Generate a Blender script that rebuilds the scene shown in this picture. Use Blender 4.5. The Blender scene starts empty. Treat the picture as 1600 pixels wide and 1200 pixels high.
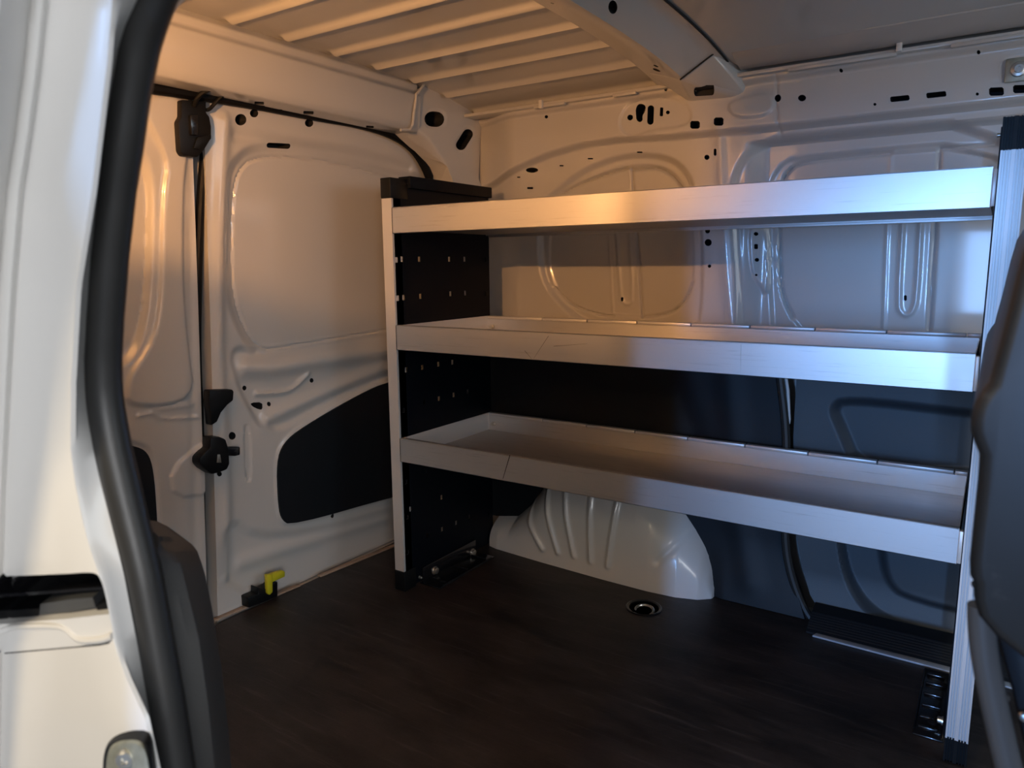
import bpy, bmesh, math, random
import numpy as np
from mathutils import Vector, Matrix
random.seed(3)
SC = bpy.context.scene
COL = SC.collection

# ------------------------------------------------------------------ camera
CAM = Vector((0.0, 0.0, 0.78))
FPX, YAW, PITCH, ROLL = 1139.73, 0.5856, 0.1614, -0.0096
FW = Vector((-math.sin(YAW)*math.cos(PITCH), math.cos(YAW)*math.cos(PITCH), -math.sin(PITCH)))
_r = Vector((math.cos(YAW), math.sin(YAW), 0)); _u = _r.cross(FW)
RT = _r*math.cos(ROLL) + _u*math.sin(ROLL)
UP = -_r*math.sin(ROLL) + _u*math.cos(ROLL)
cd = bpy.data.cameras.new('camera'); cam = bpy.data.objects.new('camera', cd); COL.objects.link(cam)
cd.sensor_width = 36; cd.lens = FPX/1600*36; cd.clip_start = 0.02
m = Matrix((RT, UP, -FW)).transposed().to_4x4(); m.translation = CAM
cam.matrix_world = m
cd.dof.use_dof = True; cd.dof.focus_distance = 1.55; cd.dof.aperture_fstop = 10
SC.camera = cam
SC.view_settings.view_transform = 'Standard'
SC.view_settings.look = 'None'
SC.view_settings.gamma = 1
SC.view_settings.use_curve_mapping = False
SC.view_settings.exposure = 0.0

# ------------------------------------------------------------------ world, windscreen daylight and added lamps
w = bpy.data.worlds.new('world'); SC.world = w; w.use_nodes = True
bg = w.node_tree.nodes['Background']
bg.inputs[0].default_value = (0.75, 0.85, 1.0, 1); bg.inputs[1].default_value = 0.25

def area(name, loc, target, sx, sy, power, col):
    l = bpy.data.lights.new(name, 'AREA'); l.shape = 'RECTANGLE'; l.size = sx; l.size_y = sy
    l.energy = power; l.color = col
    o = bpy.data.objects.new(name, l); COL.objects.link(o); o.location = loc
    o.rotation_euler = (Vector(target)-Vector(loc)).to_track_quat('-Z', 'Y').to_euler()
    return o
area('soft_fill', (1.65, -1.35, 1.15), (-0.5, 0.6, 0.7), 0.9, 1.2, 42, (0.97, 0.98, 1.0))  # neutral fill lamp, added to brighten the rear doors
area('blue_edge_fill', (0.412, -5.5, 0.95), (-0.1, 1.2, 0.7), 0.08, 1.5, 125, (0.23, 0.48, 1.0))   # narrow blue lamp, added for a sharp light edge on the shelves
area('blue_post_fill', (-0.10, -2.5, 0.95), (-0.1, 1.2, 0.7), 0.2, 1.4, 36, (0.25, 0.50, 1.0))  # extra blue lamp, added to reach the right rack post
area('daylight_windscreen', (2.3, 0.95, 1.15), (-0.5, 1.2, 0.7), 1.5, 0.8, 14, (0.80, 0.91, 1.0))
area('warm_pillar_fill', (-0.52, -0.66, 1.3), (-0.40, 0.2, 0.7), 0.35, 0.35, 9.5, (1.0, 0.79, 0.49))  # added warm lamp that tints the near pillar cream

# ------------------------------------------------------------------ helpers
def ray(px, py):
    return RT*((px-800)/FPX) - UP*((py-600)/FPX) + FW
def at(px, py, x=None, y=None, z=None):
    """the point of the plane x=, y= or z= that the photograph shows at a pixel"""
    d = ray(px, py)
    i, v = (0, x) if x is not None else (1, y) if y is not None else (2, z)
    return CAM + d*((v-CAM[i])/d[i])

class Frame:            # a sheet-metal plane: unp: pixel -> (u, v); xyz: (u, v, rise towards the inside) -> point
    pass
class WallFrame(Frame):
    def __init__(s, y): s.y = y
    def unp(s, px, py): p = at(px, py, y=s.y); return (p.x, p.z)
    def xyz(s, u, v, d): return (u, s.y-d, v)
class DoorFrame(Frame):
    def unp(s, px, py):
        d = ray(px, py); t = (-1.41+.08*CAM.z-CAM.x)/(d.x-.08*d.z); p = CAM+d*t; return (p.y, p.z)
    def xyz(s, u, v, d): return (-1.41+.08*v+d, u, v)
class CrossFrame(Frame):
    def __init__(s, x): s.x = x
    def unp(s, px, py): p = at(px, py, x=s.x); return (p.y, p.z)
    def xyz(s, u, v, d): return (s.x+d, u, v)
class FlatFrame(Frame):  # horizontal, seen from below: rise is downwards
    def __init__(s, z, sgn=-1): s.z = z; s.g = sgn
    def unp(s, px, py): p = at(px, py, z=s.z); return (p.x, p.y)
    def xyz(s, u, v, d): return (u, v, s.z+s.g*d)

def chaikin(P, n=2, closed=True):
    P = [tuple(p) for p in P]
    for _ in range(n):
        Q = []
        N = len(P)
        rng = range(N) if closed else range(N-1)
        if not closed: Q.append(P[0])
        for i in rng:
            a, b = P[i], P[(i+1) % N]
            Q.append(tuple(.75*p+.25*q for p, q in zip(a, b))); Q.append(tuple(.25*p+.75*q for p, q in zip(a, b)))
        if not closed: Q.append(P[-1])
        P = Q
    return P
def seg_dist(U, V, a, b):
    dx, dy = b[0]-a[0], b[1]-a[1]; L = dx*dx+dy*dy+1e-12
    t = np.clip(((U-a[0])*dx+(V-a[1])*dy)/L, 0, 1)
    return np.hypot(U-a[0]-t*dx, V-a[1]-t*dy)
def line_dist(U, V, P):
    d = np.full(U.shape, 9.0)
    for a, b in zip(P[:-1], P[1:]): d = np.minimum(d, seg_dist(U, V, a, b))
    return d
def sd_poly(U, V, P):
    d = np.full(U.shape, 9.0); ins = np.zeros(U.shape, bool)
    for i in range(len(P)):
        a, b = P[i], P[(i+1) % len(P)]
        d = np.minimum(d, seg_dist(U, V, a, b))
        c = ((a[1] > V) != (b[1] > V)); 
        with np.errstate(divide='ignore', invalid='ignore'):
            xx = (b[0]-a[0])*(V-a[1])/(b[1]-a[1]+1e-15)+a[0]
        ins ^= (c & (U < xx))
    return np.where(ins, -d, d)
def sm(t): t = np.clip(t, 0, 1); return t*t*(3-2*t)
class Press:             # sums pressings on a sheet
    def __init__(s, fr): s.fr = fr; s.f = []
    def pts(s, P, px=True): return [s.fr.unp(*p) for p in P] if px else P
    def poly(s, P, depth, w, rnd=2, px=True):
        s.f.append(('p', chaikin(s.pts(P, px), rnd), depth, w)); return s
    def line(s, P, rise, w, rnd=1, px=True):
        s.f.append(('l', chaikin(s.pts(P, px), rnd, False), rise, w)); return s
    def fn(s, f): s.f.append(('f', f)); return s
    def __call__(s, U, V):
        D = np.zeros(U.shape)
        for f in s.f:
            if f[0] == 'p': D += -f[2]*sm((f[3]/2-sd_poly(U, V, f[1]))/f[3])
            elif f[0] == 'l': D += f[2]*np.exp(-(line_dist(U, V, f[1])/f[3])**2)
            else: D = f[1](U, V, D)
        return D

def mesh_obj(name, verts, faces, mat, parent=None, smooth=False, sharp=None):
    me = bpy.data.meshes.new(name); me.from_pydata([tuple(map(float, v)) for v in verts], [], faces)
    bm = bmesh.new(); bm.from_mesh(me); bmesh.ops.recalc_face_normals(bm, faces=bm.faces[:]); bm.to_mesh(me); bm.free()
    return finish(name, me, mat, parent, smooth, sharp)
def finish(name, me, mat, parent=None, smooth=False, sharp=None):
    if mat and not me.materials: me.materials.append(mat)
    if smooth or sharp:
        me.polygons.foreach_set('use_smooth', [True]*len(me.polygons))
        if sharp: me.set_sharp_from_angle(angle=math.radians(sharp))
    o = bpy.data.objects.new(name, me); COL.objects.link(o)
    if parent: o.parent = parent
    me.name = name
    return o
def rebase(o):           # put an object's origin at its own base centre
    if o.type != 'MESH': return o
    c = np.zeros(len(o.data.vertices)*3); o.data.vertices.foreach_get('co', c); c = c.reshape(-1, 3)
    p = Vector(((c[:, 0].min()+c[:, 0].max())/2, (c[:, 1].min()+c[:, 1].max())/2, c[:, 2].min()))
    o.data.transform(Matrix.Translation(-p)); 
    for ch in o.children: ch.location -= p
    o.location += p
    return o
def tag(o, label, cat, group=None):
    o['label'] = label; o['category'] = cat
    if group: o['group'] = group
    return o
def struct(o, label=None, cat=None):
    o['kind'] = 'structure'
    if label: o['label'] = label
    if cat: o['category'] = cat
    return o
def empty(name, loc, label, cat, group=None):
    o = bpy.data.objects.new(name, None); COL.objects.link(o); o.location = loc; o.empty_display_size = .05
    return tag(o, label, cat, group)
def under(ch, root):     # parent keeping world place (roots are unrotated)
    ch.parent = root; ch.location = ch.location - root.location; return ch

def sheet(name, fr, u0, u1, v0, v1, step, press, mat, back=-0.06, parent=None, holes=None, holemat=None, hole_depth=0.05, outline=None, sharp=None):
    """pressed sheet as a closed solid with real holes cut into it"""
    nu = max(2, int(round((u1-u0)/step))+1); nv = max(2, int(round((v1-v0)/step))+1)
    us = np.linspace(u0, u1, nu); vs = np.linspace(v0, v1, nv)
    U, V = np.meshgrid(us, vs, indexing='ij'); D = press(U, V)
    verts = [fr.xyz(U[i, j], V[i, j], D[i, j]) for i in range(nu) for j in range(nv)]
    k = lambda i, j: i*nv+j
    faces = [(k(i, j), k(i+1, j), k(i+1, j+1), k(i, j+1)) for i in range(nu-1) for j in range(nv-1)]
    loop = [(i, 0) for i in range(nu)]+[(nu-1, j) for j in range(1, nv)]+[(i, nv-1) for i in range(nu-2, -1, -1)]+[(0, j) for j in range(nv-2, 0, -1)]
    b0 = len(verts); verts += [fr.xyz(U[i, j], V[i, j], back) for i, j in loop]
    n = len(loop)
    for q in range(n):
        a, b = loop[q], loop[(q+1) % n]
        faces.append((k(*a), b0+q, b0+(q+1) % n, k(*b)))
    faces.append(tuple(b0+q for q in range(n)))
    o = mesh_obj(name, verts, faces, mat, parent, smooth=True, sharp=sharp or 40)
    if outline: boolean(o, [prism_data(fr, outline, back-.05, .12)], None, 'INTERSECT', sharp or 40)
    if holes:
        cut = []
        for P in holes:
            uc = sum(p[0] for p in P)/len(P); vc = sum(p[1] for p in P)/len(P)
            d = float(press(np.array([[uc]]), np.array([[vc]]))[0, 0])
            cut.append(prism_data(fr, P, max(d-hole_depth, back+.004), d+.03))
        boolean(o, cut, holemat, 'DIFFERENCE', sharp or 40)
    return o
def prism_data(fr, P, d0, d1):
    n = len(P)
    v = [fr.xyz(p[0], p[1], d0) for p in P]+[fr.xyz(p[0], p[1], d1) for p in P]
    f = [tuple(range(n)), tuple(range(n, 2*n))]+[(i, (i+1) % n, n+(i+1) % n, n+i) for i in range(n)]
    return v, f
def boolean(o, parts, mat, op, sharp=None):
    v, f = [], []
    for pv, pf in parts:
        b = len(v); v += pv; f += [tuple(q+b for q in x) for x in pf]
    c = mesh_obj('cutter', v, f, mat)
    md = o.modifiers.new('cut', 'BOOLEAN'); md.object = c; md.operation = op; md.solver = 'EXACT'
    if mat: md.material_mode = 'TRANSFER'
    dg = bpy.context.evaluated_depsgraph_get(); dg.update()
    me = bpy.data.meshes.new_from_object(o.evaluated_get(dg), preserve_all_data_layers=True, depsgraph=dg)
    o.modifiers.clear(); old = o.data; nm = old.name; o.data = me; bpy.data.meshes.remove(old); me.name = nm
    cm = c.data; bpy.data.objects.remove(c); bpy.data.meshes.remove(cm)
    if sharp:
        me.polygons.foreach_set('use_smooth', [True]*len(me.polygons)); me.set_sharp_from_angle(angle=math.radians(sharp))
def ell(fr, x, y, rx, ry=None, n=18, rot=0):
    ry = ry or rx; c, s = math.cos(math.radians(rot)), math.sin(math.radians(rot)); P = []
    for i in range(n):
        a = 2*math.pi*i/n; ex, ey = rx*math.cos(a), ry*math.sin(a)
        P.append(fr.unp(x+ex*c-ey*s, y+ex*s+ey*c))
    return P
def rect(fr, x, y, w_, h_, rot=0, rnd=1):
    c, s = math.cos(math.radians(rot)), math.sin(math.radians(rot)); P = []
    Q = [(-w_/2, -h_/2), (w_/2, -h_/2), (w_/2, h_/2), (-w_/2, h_/2)]
    if rnd: 
        k = min(w_, h_)*.2; Q = [(-w_/2+k, -h_/2), (w_/2-k, -h_/2), (w_/2, -h_/2+k), (w_/2, h_/2-k), (w_/2-k, h_/2), (-w_/2+k, h_/2), (-w_/2, h_/2-k), (-w_/2, -h_/2+k)]
    return [fr.unp(x+a*c-b*s, y+a*s+b*c) for a, b in Q]
def stadium(fr, x, y, w_, h_, rot=0):
    r = min(w_, h_)/2; c, s = math.cos(math.radians(rot)), math.sin(math.radians(rot)); Q = []
    L = (max(w_, h_)/2-r)
    for sgn in (1, -1):
        for i in range(9):
            a = -math.pi/2+math.pi*i/8
            Q.append((sgn*(L+r*math.cos(a)), sgn*r*math.sin(a)))
    if h_ > w_: Q = [(-b, a) for a, b in Q]
    return [fr.unp(x+a*c-b*s, y+a*s+b*c) for a, b in Q]

class MB:                # collects simple solids into ONE mesh
    def __init__(s): s.v = []; s.f = []
    def add(s, v, f):
        b = len(s.v); s.v += [tuple(p) for p in v]; s.f += [tuple(i+b for i in x) for x in f]; return s
    def box(s, x0, x1, y0, y1, z0, z1):
        v = [(x, y, z) for x in (x0, x1) for y in (y0, y1) for z in (z0, z1)]
        return s.add(v, [(0, 1, 3, 2), (4, 6, 7, 5), (0, 4, 5, 1), (2, 3, 7, 6), (0, 2, 6, 4), (1, 5, 7, 3)])
    def extrude(s, P, vec):   # closed 3D polygon pushed along a vector
        n = len(P); vec = Vector(vec); Q = [Vector(p) for p in P]
        return s.add([tuple(p) for p in Q]+[tuple(p+vec) for p in Q],
                     [tuple(range(n)), tuple(range(n, 2*n))]+[(i, (i+1) % n, n+(i+1) % n, n+i) for i in range(n)])
    def tube(s, path, r, n=10, ry=None, caps=True, upv=None):
        P = [Vector(p) for p in path]; rings = []
        for i, p in enumerate(P):
            t = (P[min(i+1, len(P)-1)]-P[max(i-1, 0)]).normalized()
            a = Vector(upv) if upv else (Vector((0, 0, 1)) if abs(t.z) < .9 else Vector((1, 0, 0)))
            b = t.cross(a).normalized(); a = b.cross(t).normalized()
            rr = r[i] if isinstance(r, (list, tuple)) else r; r2 = ry if ry else rr
            rings.append([p+b*rr*math.cos(2*math.pi*k/n)+a*r2*math.sin(2*math.pi*k/n) for k in range(n)])
        v = [q for R_ in rings for q in R_]; f = []
        for i in range(len(P)-1):
            for k in range(n): f.append((i*n+k, i*n+(k+1) % n, (i+1)*n+(k+1) % n, (i+1)*n+k))
        if caps: f += [tuple(range(n)), tuple((len(P)-1)*n+k for k in range(n))]
        return s.add(v, f)
    def lathe(s, prof, c, axis='z', n=24):   # prof: (radius, height) closed from axis to axis
        c = Vector(c); ex = {'z': ((1, 0, 0), (0, 1, 0), (0, 0, 1)), 'x': ((0, 1, 0), (0, 0, 1), (1, 0, 0)), 'y': ((1, 0, 0), (0, 0, 1), (0, -1, 0))}[axis]
        A, B, H = map(Vector, ex); v = []; f = []
        for r, h in prof:
            for k in range(n):
                t = 2*math.pi*k/n; v.append(c+A*max(r, 1e-5)*math.cos(t)+B*max(r, 1e-5)*math.sin(t)+H*h)
        for i in range(len(prof)-1):
            for k in range(n): f.append((i*n+k, i*n+(k+1) % n, (i+1)*n+(k+1) % n, (i+1)*n+k))
        f += [tuple(range(n)), tuple((len(prof)-1)*n+k for k in range(n))]
        return s.add(v, f)
    def build(s, name, mat, parent=None, bevel=0, smooth=True, sharp=35, seg=2):
        me = bpy.data.meshes.new(name); me.from_pydata([tuple(map(float, p)) for p in s.v], [], s.f)
        bm = bmesh.new(); bm.from_mesh(me); bmesh.ops.recalc_face_normals(bm, faces=bm.faces[:])
        if bevel:
            es = [e for e in bm.edges if len(e.link_faces) == 2 and e.calc_face_angle(0) > math.radians(30)]
            bmesh.ops.bevel(bm, geom=es, offset=bevel, segments=seg, affect='EDGES', profile=.5, clamp_overlap=True)
        bm.to_mesh(me); bm.free()
        return finish(name, me, mat, parent, smooth, sharp)

# ------------------------------------------------------------------ materials
def mat(name, col, rough=.5, metal=0, coat=0, spec=.5, bump=None, var=None, scratch=None):
    """bump=(scale, strength); var=(scale, colour2, low, high, stretch) worn patches; scratch = fine directional marks"""
    M = bpy.data.materials.new(name); M.use_nodes = True; nt = M.node_tree; N = nt.nodes; L = nt.links
    b = N['Principled BSDF']; b.inputs['Base Color'].default_value = (*col, 1); b.inputs['Roughness'].default_value = rough
    b.inputs['Metallic'].default_value = metal; b.inputs['Coat Weight'].default_value = coat; b.inputs['Coat Roughness'].default_value = .08
    b.inputs['Specular IOR Level'].default_value = spec
    tc = N.new('ShaderNodeTexCoord')
    if var:
        mp = N.new('ShaderNodeMapping'); mp.inputs['Scale'].default_value = var[4]; L.new(tc.outputs['Object'], mp.inputs['Vector'])
        nz = N.new('ShaderNodeTexNoise'); nz.inputs['Scale'].default_value = var[0]; nz.inputs['Detail'].default_value = 6; nz.inputs['Roughness'].default_value = .65
        L.new(mp.outputs[0], nz.inputs['Vector'])
        rp = N.new('ShaderNodeValToRGB'); rp.color_ramp.elements[0].position = var[2]; rp.color_ramp.elements[1].position = var[3]
        rp.color_ramp.elements[0].color = (*col, 1); rp.color_ramp.elements[1].color = (*var[1], 1)
        L.new(nz.outputs['Fac'], rp.inputs[0]); L.new(rp.outputs[0], b.inputs['Base Color'])
    if bump:
        nz = N.new('ShaderNodeTexNoise'); nz.inputs['Scale'].default_value = bump[0]; nz.inputs['Detail'].default_value = 3
        L.new(tc.outputs['Object'], nz.inputs['Vector'])
        bp = N.new('ShaderNodeBump'); bp.inputs['Strength'].default_value = bump[1]; bp.inputs['Distance'].default_value = .002
        L.new(nz.outputs['Fac'], bp.inputs['Height']); L.new(bp.outputs[0], b.inputs['Normal'])
    return M
PAINT = mat('white_body_paint', (.72, .70, .67), .28, coat=.35, bump=(55, .03))
PAINT_DIM = mat('shaded_white_paint', (.56, .55, .535), .32, coat=.6, bump=(45, .04))  # body white darkened to deepen the shade and cut bounce inside
CAVITY = mat('cavity_shade', (.012, .012, .013), .8)  # near-black stands in for the darkness inside holes and gaps
ALU = mat('anodised_aluminium', (.72, .72, .73), .38, metal=.9, bump=(300, .02), var=(9, (.50, .49, .48), .58, .80, (1, 8, 30)))
ALU_POST = mat('extruded_aluminium', (.68, .68, .69), .38, metal=.4)
ALU_BASE = mat('shaded_aluminium_tray_bottom', (.42, .41, .41), .42, metal=.55, var=(9, (.34, .33, .33), .5, .8, (1, 8, 30)))  # darker copy of the aluminium; dimness of the tray bottoms is in the colour
BLKSTEEL = mat('black_coated_steel', (.0014, .003, .0066), .5, spec=.15, bump=(400, .03))
GLOSSBLK = mat('gloss_black_steel', (.008, .008, .010), .22, coat=.4)
BLKPLA = mat('grained_black_plastic', (.006, .0085, .012), .55, spec=.35, bump=(700, .16))
BLKTRIM = mat('smooth_black_plastic', (.0045, .005, .006), .45, spec=.25)
PILLARTRIM = mat('charcoal_grained_plastic', (.060, .058, .056), .55, bump=(900, .25))
RUBBER2 = mat('matt_black_rubber', (.004, .0042, .0048), .6, spec=.2)
RUBBER = mat('black_rubber', (.020, .0195, .019), .42, bump=(900, .05))
FABRIC = mat('dark_seat_back_plastic', (.011, .0118, .0125), .42, bump=(40, .05), var=(30, (.045, .045, .045), .62, .75, (1, 1, 1)))
GREYPIPE = mat('grey_coated_frame', (.06, .062, .065), .35)
DOORPLA = mat('bluelit_black_plastic', (.052, .060, .068), .5, bump=(700, .16))  # black plastic lightened and blued for the bluish light on it
CHROME = mat('zinc_plated_steel', (.62, .60, .55), .3, metal=.9)
YELLOW = mat('yellow_plastic', (.55, .50, .02), .4)
TAN = mat('raw_plywood_edge', (.34, .25, .19), .6, var=(60, (.25, .18, .13), .4, .7, (1, 1, 10)))
STRIP = mat('worn_grey_metal_strip', (.40, .45, .52), .4, metal=.3, var=(40, (.6, .6, .6), .62, .72, (1, 1, 1)))
PLATE = mat('dull_galvanised_plate', (.42, .43, .36), .5, metal=.6, var=(80, (.30, .30, .24), .4, .7, (1, 1, 1)))

def floor_mat():
    M = bpy.data.materials.new('phenolic_plywood'); M.use_nodes = True; N = M.node_tree.nodes; L = M.node_tree.links
    b = N['Principled BSDF']; tc = N.new('ShaderNodeTexCoord')
    def noise(scale, det, st):
        mp = N.new('ShaderNodeMapping'); mp.inputs['Scale'].default_value = st; mp.inputs['Rotation'].default_value = (0, 0, .18)
        n = N.new('ShaderNodeTexNoise'); n.inputs['Scale'].default_value = scale; n.inputs['Detail'].default_value = det; n.inputs['Roughness'].default_value = .7
        L.new(tc.outputs['Object'], mp.inputs[0]); L.new(mp.outputs[0], n.inputs['Vector']); return n
    a = noise(5, 8, (1, 2.6, 1)); r = N.new('ShaderNodeValToRGB')
    r.color_ramp.elements[0].position = .38; r.color_ramp.elements[1].position = .78
    r.color_ramp.elements[0].color = (.0085, .0070, .0070, 1); r.color_ramp.elements[1].color = (.040, .032, .031, 1)
    L.new(a.outputs['Fac'], r.inputs[0])
    s = noise(7, 10, (.7, 14, 1)); r2 = N.new('ShaderNodeValToRGB'); r2.color_ramp.elements[0].position = .55; r2.color_ramp.elements[1].position = .78
    L.new(s.outputs['Fac'], r2.inputs[0])
    mx = N.new('ShaderNodeMix'); mx.data_type = 'RGBA'; L.new(r2.outputs[0], mx.inputs[0]); L.new(r.outputs[0], mx.inputs[6]); mx.inputs[7].default_value = (.075, .064, .062, 1)
    L.new(mx.outputs[2], b.inputs['Base Color']); b.inputs['Roughness'].default_value = .5
    v = N.new('ShaderNodeTexVoronoi'); v.inputs['Scale'].default_value = 260; L.new(tc.outputs['Object'], v.inputs['Vector'])
    bp = N.new('ShaderNodeBump'); bp.inputs['Strength'].default_value = .12; bp.inputs['Distance'].default_value = .001
    L.new(v.outputs['Distance'], bp.inputs['Height']); L.new(bp.outputs[0], b.inputs['Normal'])
    return M
FLOOR = floor_mat()

# ------------------------------------------------------------------ floor
f = MB().box(-1.385, 1.0, .24, 1.66, -.018, 0).build('floor', FLOOR, sharp=30)
rc = at(1006, 950, z=0)
fr0 = FlatFrame(0, 1)
boolean(f, [prism_data(fr0, [(rc.x+.034*math.cos(a*math.pi/16), rc.y+.034*math.sin(a*math.pi/16)) for a in range(32)], -.016, .02)], CAVITY, 'DIFFERENCE', 30)
struct(f, 'dark brown worn plywood load floor of the van', 'floor')
struct(MB().box(-1.45, 1.6, .1, 1.8, -.08, -.03).build('floor_pan', PAINT, sharp=30)).name = 'trim_1'

# ------------------------------------------------------------------ left wall (upper, pressed steel)
WF = WallFrame(1.675)
P = Press(WF)
def rail(U, V, D):
    zb = np.interp(U, [-1.25, -1.17, -1.08, -1.0, -.9, -.80, -.68, -.44, -.04, .5], [1.0, 1.02, 1.045, 1.068, 1.083, 1.086, 1.080, 1.075, 1.075, 1.075])
    D = D - .020*sm((zb-V)/.016)                      # below the rail the sheet steps back
    D = D - .022*sm((zb-.028-V)/.012)*sm((U+.50)/.05)  # second step above the front window
    D = D + .012*sm((V-1.160)/.012)                   # lip under the roof
    D = D - .006*sm((V-1.10)/.07)
    D = D - .052*sm((-1.09-U)/.15)
    return D
P.fn(rail)
W1 = [(836, 318), (870, 292), (906, 264), (960, 242), (1030, 240), (1066, 262), (1084, 310), (1092, 380), (1091, 470), (1085, 520), (960, 520), (905, 505), (862, 470), (836, 425)]
P.poly(W1, .012, .016)
P.poly([(858, 312), (912, 276), (972, 256), (1030, 256), (1060, 285), (1074, 330), (1078, 440), (1060, 480), (1020, 497), (965, 494), (925, 490), (885, 475), (858, 450), (846, 400)], .003, .006, 2)
P.line([(978, 262), (990, 420), (995, 496)], -.005, .0028)
for LN in ([(870, 300), (912, 278), (972, 260)], [(978, 263), (1026, 258), (1056, 285), (1070, 320)], [(858, 450), (885, 478), (925, 492), (950, 495)], [(996, 497), (1040, 492), (1065, 470), (1076, 440)], [(1228, 500), (1209, 460), (1207, 400), (1207, 290), (1218, 262), (1242, 246), (1386, 233)], [(1466, 225), (1556, 219)]): P.line(LN, -.006, .0026, 2)
P.line([(953, 345), (959, 440), (962, 470), (971, 478), (980, 470), (974, 345)], .002, .004)
P.line([(941, 350), (949, 496)], .0015, .003)
# pillar between the two windows
W2 = [(1150, 640), (1150, 480), (1140, 330), (1140, 280), (1158, 240), (1195, 216), (1260, 208), (1640, 175), (1640, 640)]
P.poly(W2, .016, .018)
W3 = [(1200, 640), (1196, 500), (1192, 440), (1190, 340), (1190, 290), (1205, 256), (1235, 238), (1640, 205), (1640, 640)]
P.poly(W3, .006, .010)
P.poly([(1262, 540), (1226, 500), (1207, 460), (1205, 400), (1205, 290), (1216, 262), (1240, 246), (1640, 212), (1640, 540)], .0035, .005)
P.line([(1386, 236), (1380, 350), (1374, 520)], .0012, .003)
P.line([(1464, 226), (1457, 350), (1447, 520)], -.004, .0035)
P.line([(1405, 340), (1397, 480), (1404, 494), (1412, 496), (1421, 490), (1427, 470), (1434, 340)], .002, .004)
P.line([(1120, 200), (1128, 400), (1140, 520)], .0035, .010)
P.poly([(1163, 345), (1190, 345), (1192, 470), (1172, 440), (1165, 420)], -.006, .010)
# flat cap between pressings and the pressing round the keyhole
P.poly([(966, 185), (978, 162), (1010, 150), (1040, 150), (1072, 160), (1082, 182), (1070, 198), (1020, 202), (985, 214), (970, 205)], .004, .006)
P.poly([(1135, 165), (1150, 155), (1208, 142), (1208, 180), (1150, 186)], -.003, .008)
P.line([(1213, 110), (1213, 165), (1217, 215)], -.003, .0025, 0)
P.poly([(1564, 88), (1640, 84), (1640, 136), (1564, 132)], .003, .005)
H = [ell(WF, 983, 183, 4.5), stadium(WF, 1015, 179, 10, 31), rect(WF, 1032, 174, 5, 14), ell(WF, 1042, 175, 3),
     [WF.unp(*p) for p in chaikin([(991, 170), (994, 162), (1001, 161), (1007, 165), (1006, 174), (1002, 180), (1003, 188), (998, 191), (993, 187), (992, 178)], 1)],
     rect(WF, 1086, 195, 15, 12), rect(WF, 1123, 190, 15, 13), ell(WF, 1215, 153, 5, 6), ell(WF, 1253, 153, 6.2, 5.2),
     rect(WF, 1406, 154, 30, 8.5, -6), rect(WF, 1463, 148, 31, 8.5, -6), ell(WF, 1314, 110, 2.6), ell(WF, 1367, 163, 2.2),
     ell(WF, 1529, 81, 2.8), ell(WF, 1527, 147, 2.4), rect(WF, 1557, 143, 23, 13, -2), rect(WF, 1594, 139, 22, 13, -2),
     ell(WF, 852, 182, 2.6), ell(WF, 1042, 141, 2.2)]
WG = WallFrame(1.697)
H2 = [ell(WG, 832, 266, 9.5, 4), rect(WG, 829, 294, 9, 3), rect(WG, 878, 259, 6, 2), rect(WG, 923, 248, 8, 2), rect(WG, 1000, 238, 8, 2), rect(WG, 811, 277, 5, 2),
      ell(WG, 1105, 246, 4), stadium(WG, 1118, 238, 4.5, 11), ell(WG, 1106, 361, 3.8), ell(WG, 1107, 379, 5.5), ell(WG, 1109, 416, 2.6),
      ell(WG, 1177, 365, 3), rect(WG, 1177, 385, 5, 8), ell(WG, 1178, 406, 3), ell(WG, 1177, 430, 1.8), stadium(WG, 969, 468, 4, 7), stadium(WG, 1411, 467, 4.5, 9)]
wl = sheet('wall_left', WF, -1.25, .20, .50, 1.185, .0032, P, PAINT_DIM, back=-.105, holes=H+H2, holemat=CAVITY, hole_depth=.045)
struct(wl, 'white pressed steel side wall with two blank window panels behind the rack', 'wall')
lo = MB().box(-1.36, 1.5, 1.745, 1.80, -.05, .51).box(.20, 1.6, 1.70, 1.8, .5, 1.25).build('wall_left_lower', PAINT_DIM, sharp=30); struct(lo); lo.name = 'wall_left_lower'

# roof edge rail between wall and roof (with a raised seam) and clips
zc = lambda y: 1.236-.05*abs((y-.95)/.78)**4
ms = MB().box(-1.25, .55, 1.652, 1.70, 1.176, 1.184)
for x0, x1 in ((-1.02, -.93), (-.80, -.74), (-.40, -.20), (-.11, .1)): ms.box(x0, x1, 1.648, 1.66, 1.171, 1.178)
ms.extrude([(-.50, a, b) for a, b in ((1.585, 1.2105), (1.600, 1.203), (1.648, 1.1895), (1.66, 1.1895), (1.66, 1.23), (1.585, 1.23))], (1.4, 0, 0))
struct(ms.build('trim_2', PAINT_DIM, bevel=.0015, sharp=40), 'white spot-welded flange where wall meets roof', 'trim')
for (px, py), lab in (((1405, 72), 'small white clip on roof flange above the front blank window'), ((845, 163), 'small white clip on roof flange above the rear blank window')):
    p = at(px, py, y=1.645)
    c = MB().box(-.005, .005, -.004, .006, -.010, .010).build('roof_clip', PAINT, bevel=.0015); c.location = p; tag(c, lab, 'clip')

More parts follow.
